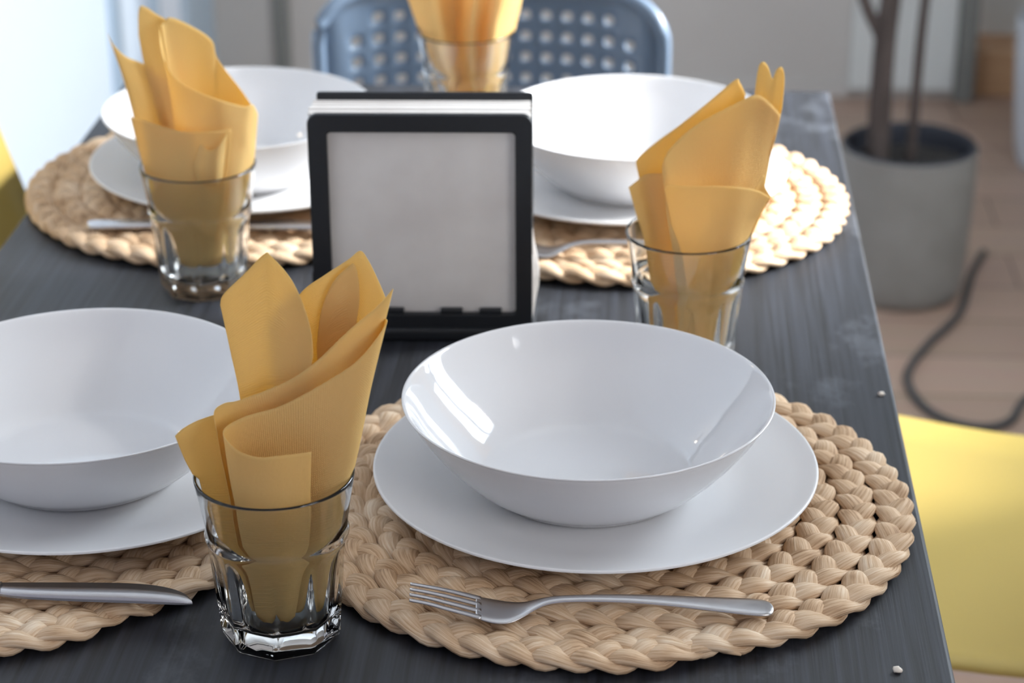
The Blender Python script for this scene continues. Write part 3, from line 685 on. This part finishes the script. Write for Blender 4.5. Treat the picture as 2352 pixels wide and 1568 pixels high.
for v in bm.verts: v.co = Vector(bend(v.co.x, v.co.y+(v.co.z-zt)*-.10, v.co.z))
o = obj('backrest', bm, M['chairblue'], ch, True); so = o.modifiers.new('thickness', 'SOLIDIFY'); so.thickness = .004; so.offset = 0
bm = bmesh.new(); pts = [bend(x, (z-zt)*-.10-.003, z) for x, z in outl]; pts.append(pts[0])
tube(bm, pts, .0075, 10, False); obj('backrest_rim', bm, M['chairblue'], ch, True)
bm, outl2 = perforated(14, 14, .0235, .0235, .0068, .38, -.19, .19, .05, {(0, 0), (13, 0), (0, 13), (13, 13)})
for v in bm.verts: v.co = Vector((v.co.x, -.172-v.co.z*.8, .455-.03*max(0, 1-abs(v.co.x)/.19)))
o = obj('seat', bm, M['chairblue'], ch, True); so = o.modifiers.new('thickness', 'SOLIDIFY'); so.thickness = .004; so.offset = 0
for sx in (-1, 1):
    bm = bmesh.new(); tube(bm, cr([(sx*.14, .024-.02, zb+.06), (sx*.15, .03, .50), (sx*.17, .07, .25), (sx*.18, .12, .0)], 6), .010, 10); obj('leg', bm, M['darkmetal'], ch, True)
    bm = bmesh.new(); tube(bm, cr([(sx*.16, -.290, .44), (sx*.17, -.305, .2), (sx*.18, -.315, .0)], 6), .010, 10); obj('leg', bm, M['darkmetal'], ch, True)
for sx in (-1, 1): obj('seat_rail', tube(bmesh.new(), [(sx*.165, .045, .435), (sx*.165, -.300, .435)], .009, 10), M['darkmetal'], ch, True)

# ------------------------------------------------------------------ yellow shell chairs
def yellow_chair(label, loc, rotz, hb):
    t = thing('shell_chair', label, 'chair', loc, rotz, 'yellow shell chairs')
    # local: seat faces -x (towards the table), back at +x
    prof = cr([(-.225, .425), (-.20, .447), (-.12, .444), (0, .436), (.11, .440), (.165, .462), (.195, .51), (.222, .58), (.262, .70), (.300, hb)], 4)
    split = 20
    hw = lambda i: .225-.045*(i/(len(prof)-1))
    for nm, a, b in (('seat', 0, split), ('backrest', split, len(prof)-1)):
        bm = bmesh.new(); rows = []
        for i in range(a, b+1):
            x, z = prof[i].x, prof[i].y; w_ = hw(i)
            if i < 4: w_ *= .86+.035*i
            if i > len(prof)-5: w_ *= 1-.06*(i-(len(prof)-5))**1.3/4
            row = []
            for k in range(13):
                u = -1+k/6; up = .020*abs(u)**4
                tx = (prof[min(i+1, len(prof)-1)]-prof[max(i-1, 0)]).normalized(); nrm = Vector((-tx.y, tx.x))
                row.append(bm.verts.new((x+nrm.x*up, u*w_, z+nrm.y*up)))
            rows.append(row)
        for r, s in zip(rows, rows[1:]):
            for k in range(12): bm.faces.new((r[k], r[k+1], s[k+1], s[k]))
        o = obj(nm, bm, M['yplastic'], t, True); so = o.modifiers.new('thickness', 'SOLIDIFY'); so.thickness = .005; so.offset = 1
    for sx, sy in ((-1, -1), (-1, 1), (1, -1), (1, 1)):
        bm = bmesh.new(); tube(bm, cr([(sx*.12, sy*.13, .43), (sx*.16, sy*.17, .22), (sx*.19, sy*.20, 0)], 5), .010, 10); obj('leg', bm, M['darkmetal'], t, True)
    bm = bmesh.new()
    for s in (-1, 1): tube(bm, [(-.12, s*.13, .422), (.12, s*.13, .422)], .008, 8); tube(bm, [(s*.12, -.13, .422), (s*.12, .13, .422)], .008, 8)
    obj('seat_support', bm, M['darkmetal'], t, True)
    return t
yellow_chair('yellow plastic chair drawn up on the right side of the table', (.300, 1.675, 0), math.radians(-9), .92)
yellow_chair('ochre yellow plastic chair left of the table, only its back edge in view', (-.353, 1.722, 0), math.radians(180), .86)

# ------------------------------------------------------------------ plant, cord, bin
pt = thing('potted_plant', 'tall plant with bare brown stems in a grey clay pot on the floor', 'potted plant', (.402, 3.33, 0))
pr_ = round_prof([(0, .0), (.075, .0), (.090, .006), (.098, .03), (.103, .09), (.106, .17), (.107, .240), (.1075, .249), (.105, .252)], 4)
obj('pot', lathe(bmesh.new(), pr_, 64), M['pot'], pt, True)
obj('pot_lining', lathe(bmesh.new(), [(.1065, .2505), (.103, .255), (.0985, .254), (.097, .245), (.096, .21)], 64), M['potrim'], pt, True)
obj('soil', lathe(bmesh.new(), [(0, .226), (.05, .224), (.0965, .220)], 64), M['soil'], pt, True)
def stem(name, pts, rad, k=6):
    q = cr(pts, k); bm = bmesh.new(); n = len(q); rr = [rad[0]+(rad[1]-rad[0])*i/(n-1) for i in range(n)]
    tube(bm, q, rr, 12); obj(name, bm, M['bark'], pt, True)
stem('trunk', [(-.050, -.01, .215), (-.050, -.005, .40), (-.043, .0, .52), (-.038, .0, .70), (-.04, .0, 1.1)], (.0185, .013))
stem('branch', [(-.047, 0, .39), (-.058, .0, .43), (-.083, .005, .48), (-.12, .01, .60), (-.16, .01, .9)], (.011, .008))
stem('stem', [(.003, .0, .215), (.006, .005, .42), (.013, .008, .60), (.016, .0, 1.0)], (.0085, .006))
bm = bmesh.new(); tube(bm, cr([(.560, 3.50, .006), (.527, 3.40, .006), (.488, 3.235, .006), (.424, 3.107, .006), (.383, 2.995, .006), (.392, 2.90, .006), (.425, 2.845, .006), (.474, 2.825, .006), (.515, 2.85, .006), (.545, 2.92, .006), (.62, 3.02, .006)], 6), .006, 8)
tag(obj('power_cord', bm, M['cord'], None, True), 'dark grey cord curving over the wooden floor beside the plant pot', 'cord')
bm = lathe(bmesh.new(), round_prof([(0, 0), (.13, 0), (.150, .01), (.160, .08), (.168, .20), (.170, .27), (.165, .274), (.161, .26), (.150, .10), (.13, .02), (0, .02)], 4), 64)
tag(obj('waste_bin', bm, M['bin'], None, True, (.832, 3.98, 0)), 'white rounded bin on the floor at the right edge, beyond the plant', 'bin')

# small warm lamp on the left wall (seen as a glint in the bowls)
lp = thing('wall_lamp', 'small warm globe lamp mounted on the white left wall', 'lamp', (XL, 1.95, TZ+.62))
bm = lathe(bmesh.new(), [(0, 0), (.03, 0), (.03, .012), (0, .012)], 32); bmesh.ops.rotate(bm, verts=bm.verts, matrix=Matrix.Rotation(PI/2, 3, 'Y')); obj('wall_plate', bm, M['steel'], lp, True)
bm = bmesh.new(); tube(bm, [(.01, 0, 0), (.05, 0, 0)], .006, 8); obj('arm', bm, M['steel'], lp, True)
bm = bmesh.new(); bmesh.ops.create_uvsphere(bm, u_segments=24, v_segments=12, radius=.018); bmesh.ops.translate(bm, verts=bm.verts, vec=(.066, 0, 0)); obj('globe', bm, M['lampglass'], lp, True)

# ------------------------------------------------------------------ light
w_ = bpy.data.worlds.new('world'); SC.world = w_; w_.use_nodes = True
w_.node_tree.nodes['Background'].inputs[0].default_value = (.74, .745, .88, 1); w_.node_tree.nodes['Background'].inputs[1].default_value = .44
def area(name, loc, rot, sx, sy, e, col):
    l = bpy.data.lights.new(name, 'AREA'); l.shape = 'RECTANGLE'; l.size = sx; l.size_y = sy; l.energy = e; l.color = col
    o = bpy.data.objects.new(name, l); C.objects.link(o); o.location = loc; o.rotation_euler = rot; return o
area('window_daylight', (XR+.13, (WY0+WY1)/2, (WZ0+WZ1)/2), (0, math.radians(90), 0), WZ1-WZ0, WY1-WY0, 50, (.82, .92, 1.))
area('near_window_daylight', (XR+.13, (VY0+VY1)/2, (WZ0+WZ1)/2), (0, math.radians(90), 0), WZ1-WZ0, VY1-VY0, 12, (1., .98, .95))
area('left_window_daylight', (XL-.22, 3.05, 1.15), (0, math.radians(-90), 0), 2.1, 1.62, 14., (.82, .92, 1.))
sl = bpy.data.lights.new('hazy_sun', 'SUN'); sl.energy = 16.; sl.angle = math.radians(20); sl.color = (1., .98, .95)
so_ = bpy.data.objects.new('hazy_sun', sl); C.objects.link(so_); so_.location = (3, 4, 3)
az, el = math.radians(77), math.radians(35); dv = -Vector((math.sin(az)*math.cos(el), math.cos(az)*math.cos(el), math.sin(el)))
so_.rotation_euler = dv.to_track_quat('-Z', 'Y').to_euler()

SC.view_settings.view_transform = 'Standard'; SC.view_settings.look = 'None'; SC.view_settings.exposure = .17; SC.view_settings.gamma = 1.; SC.view_settings.use_curve_mapping = False
SC.cycles.use_denoising = True
SC.cycles.max_bounces = 11; SC.cycles.transmission_bounces = 10; SC.cycles.glossy_bounces = 4; SC.cycles.diffuse_bounces = 4
SC.cycles.use_adaptive_sampling = True; SC.cycles.adaptive_threshold = .025
SC.cycles.sample_clamp_indirect = 8.
bpy.context.view_layer.update()
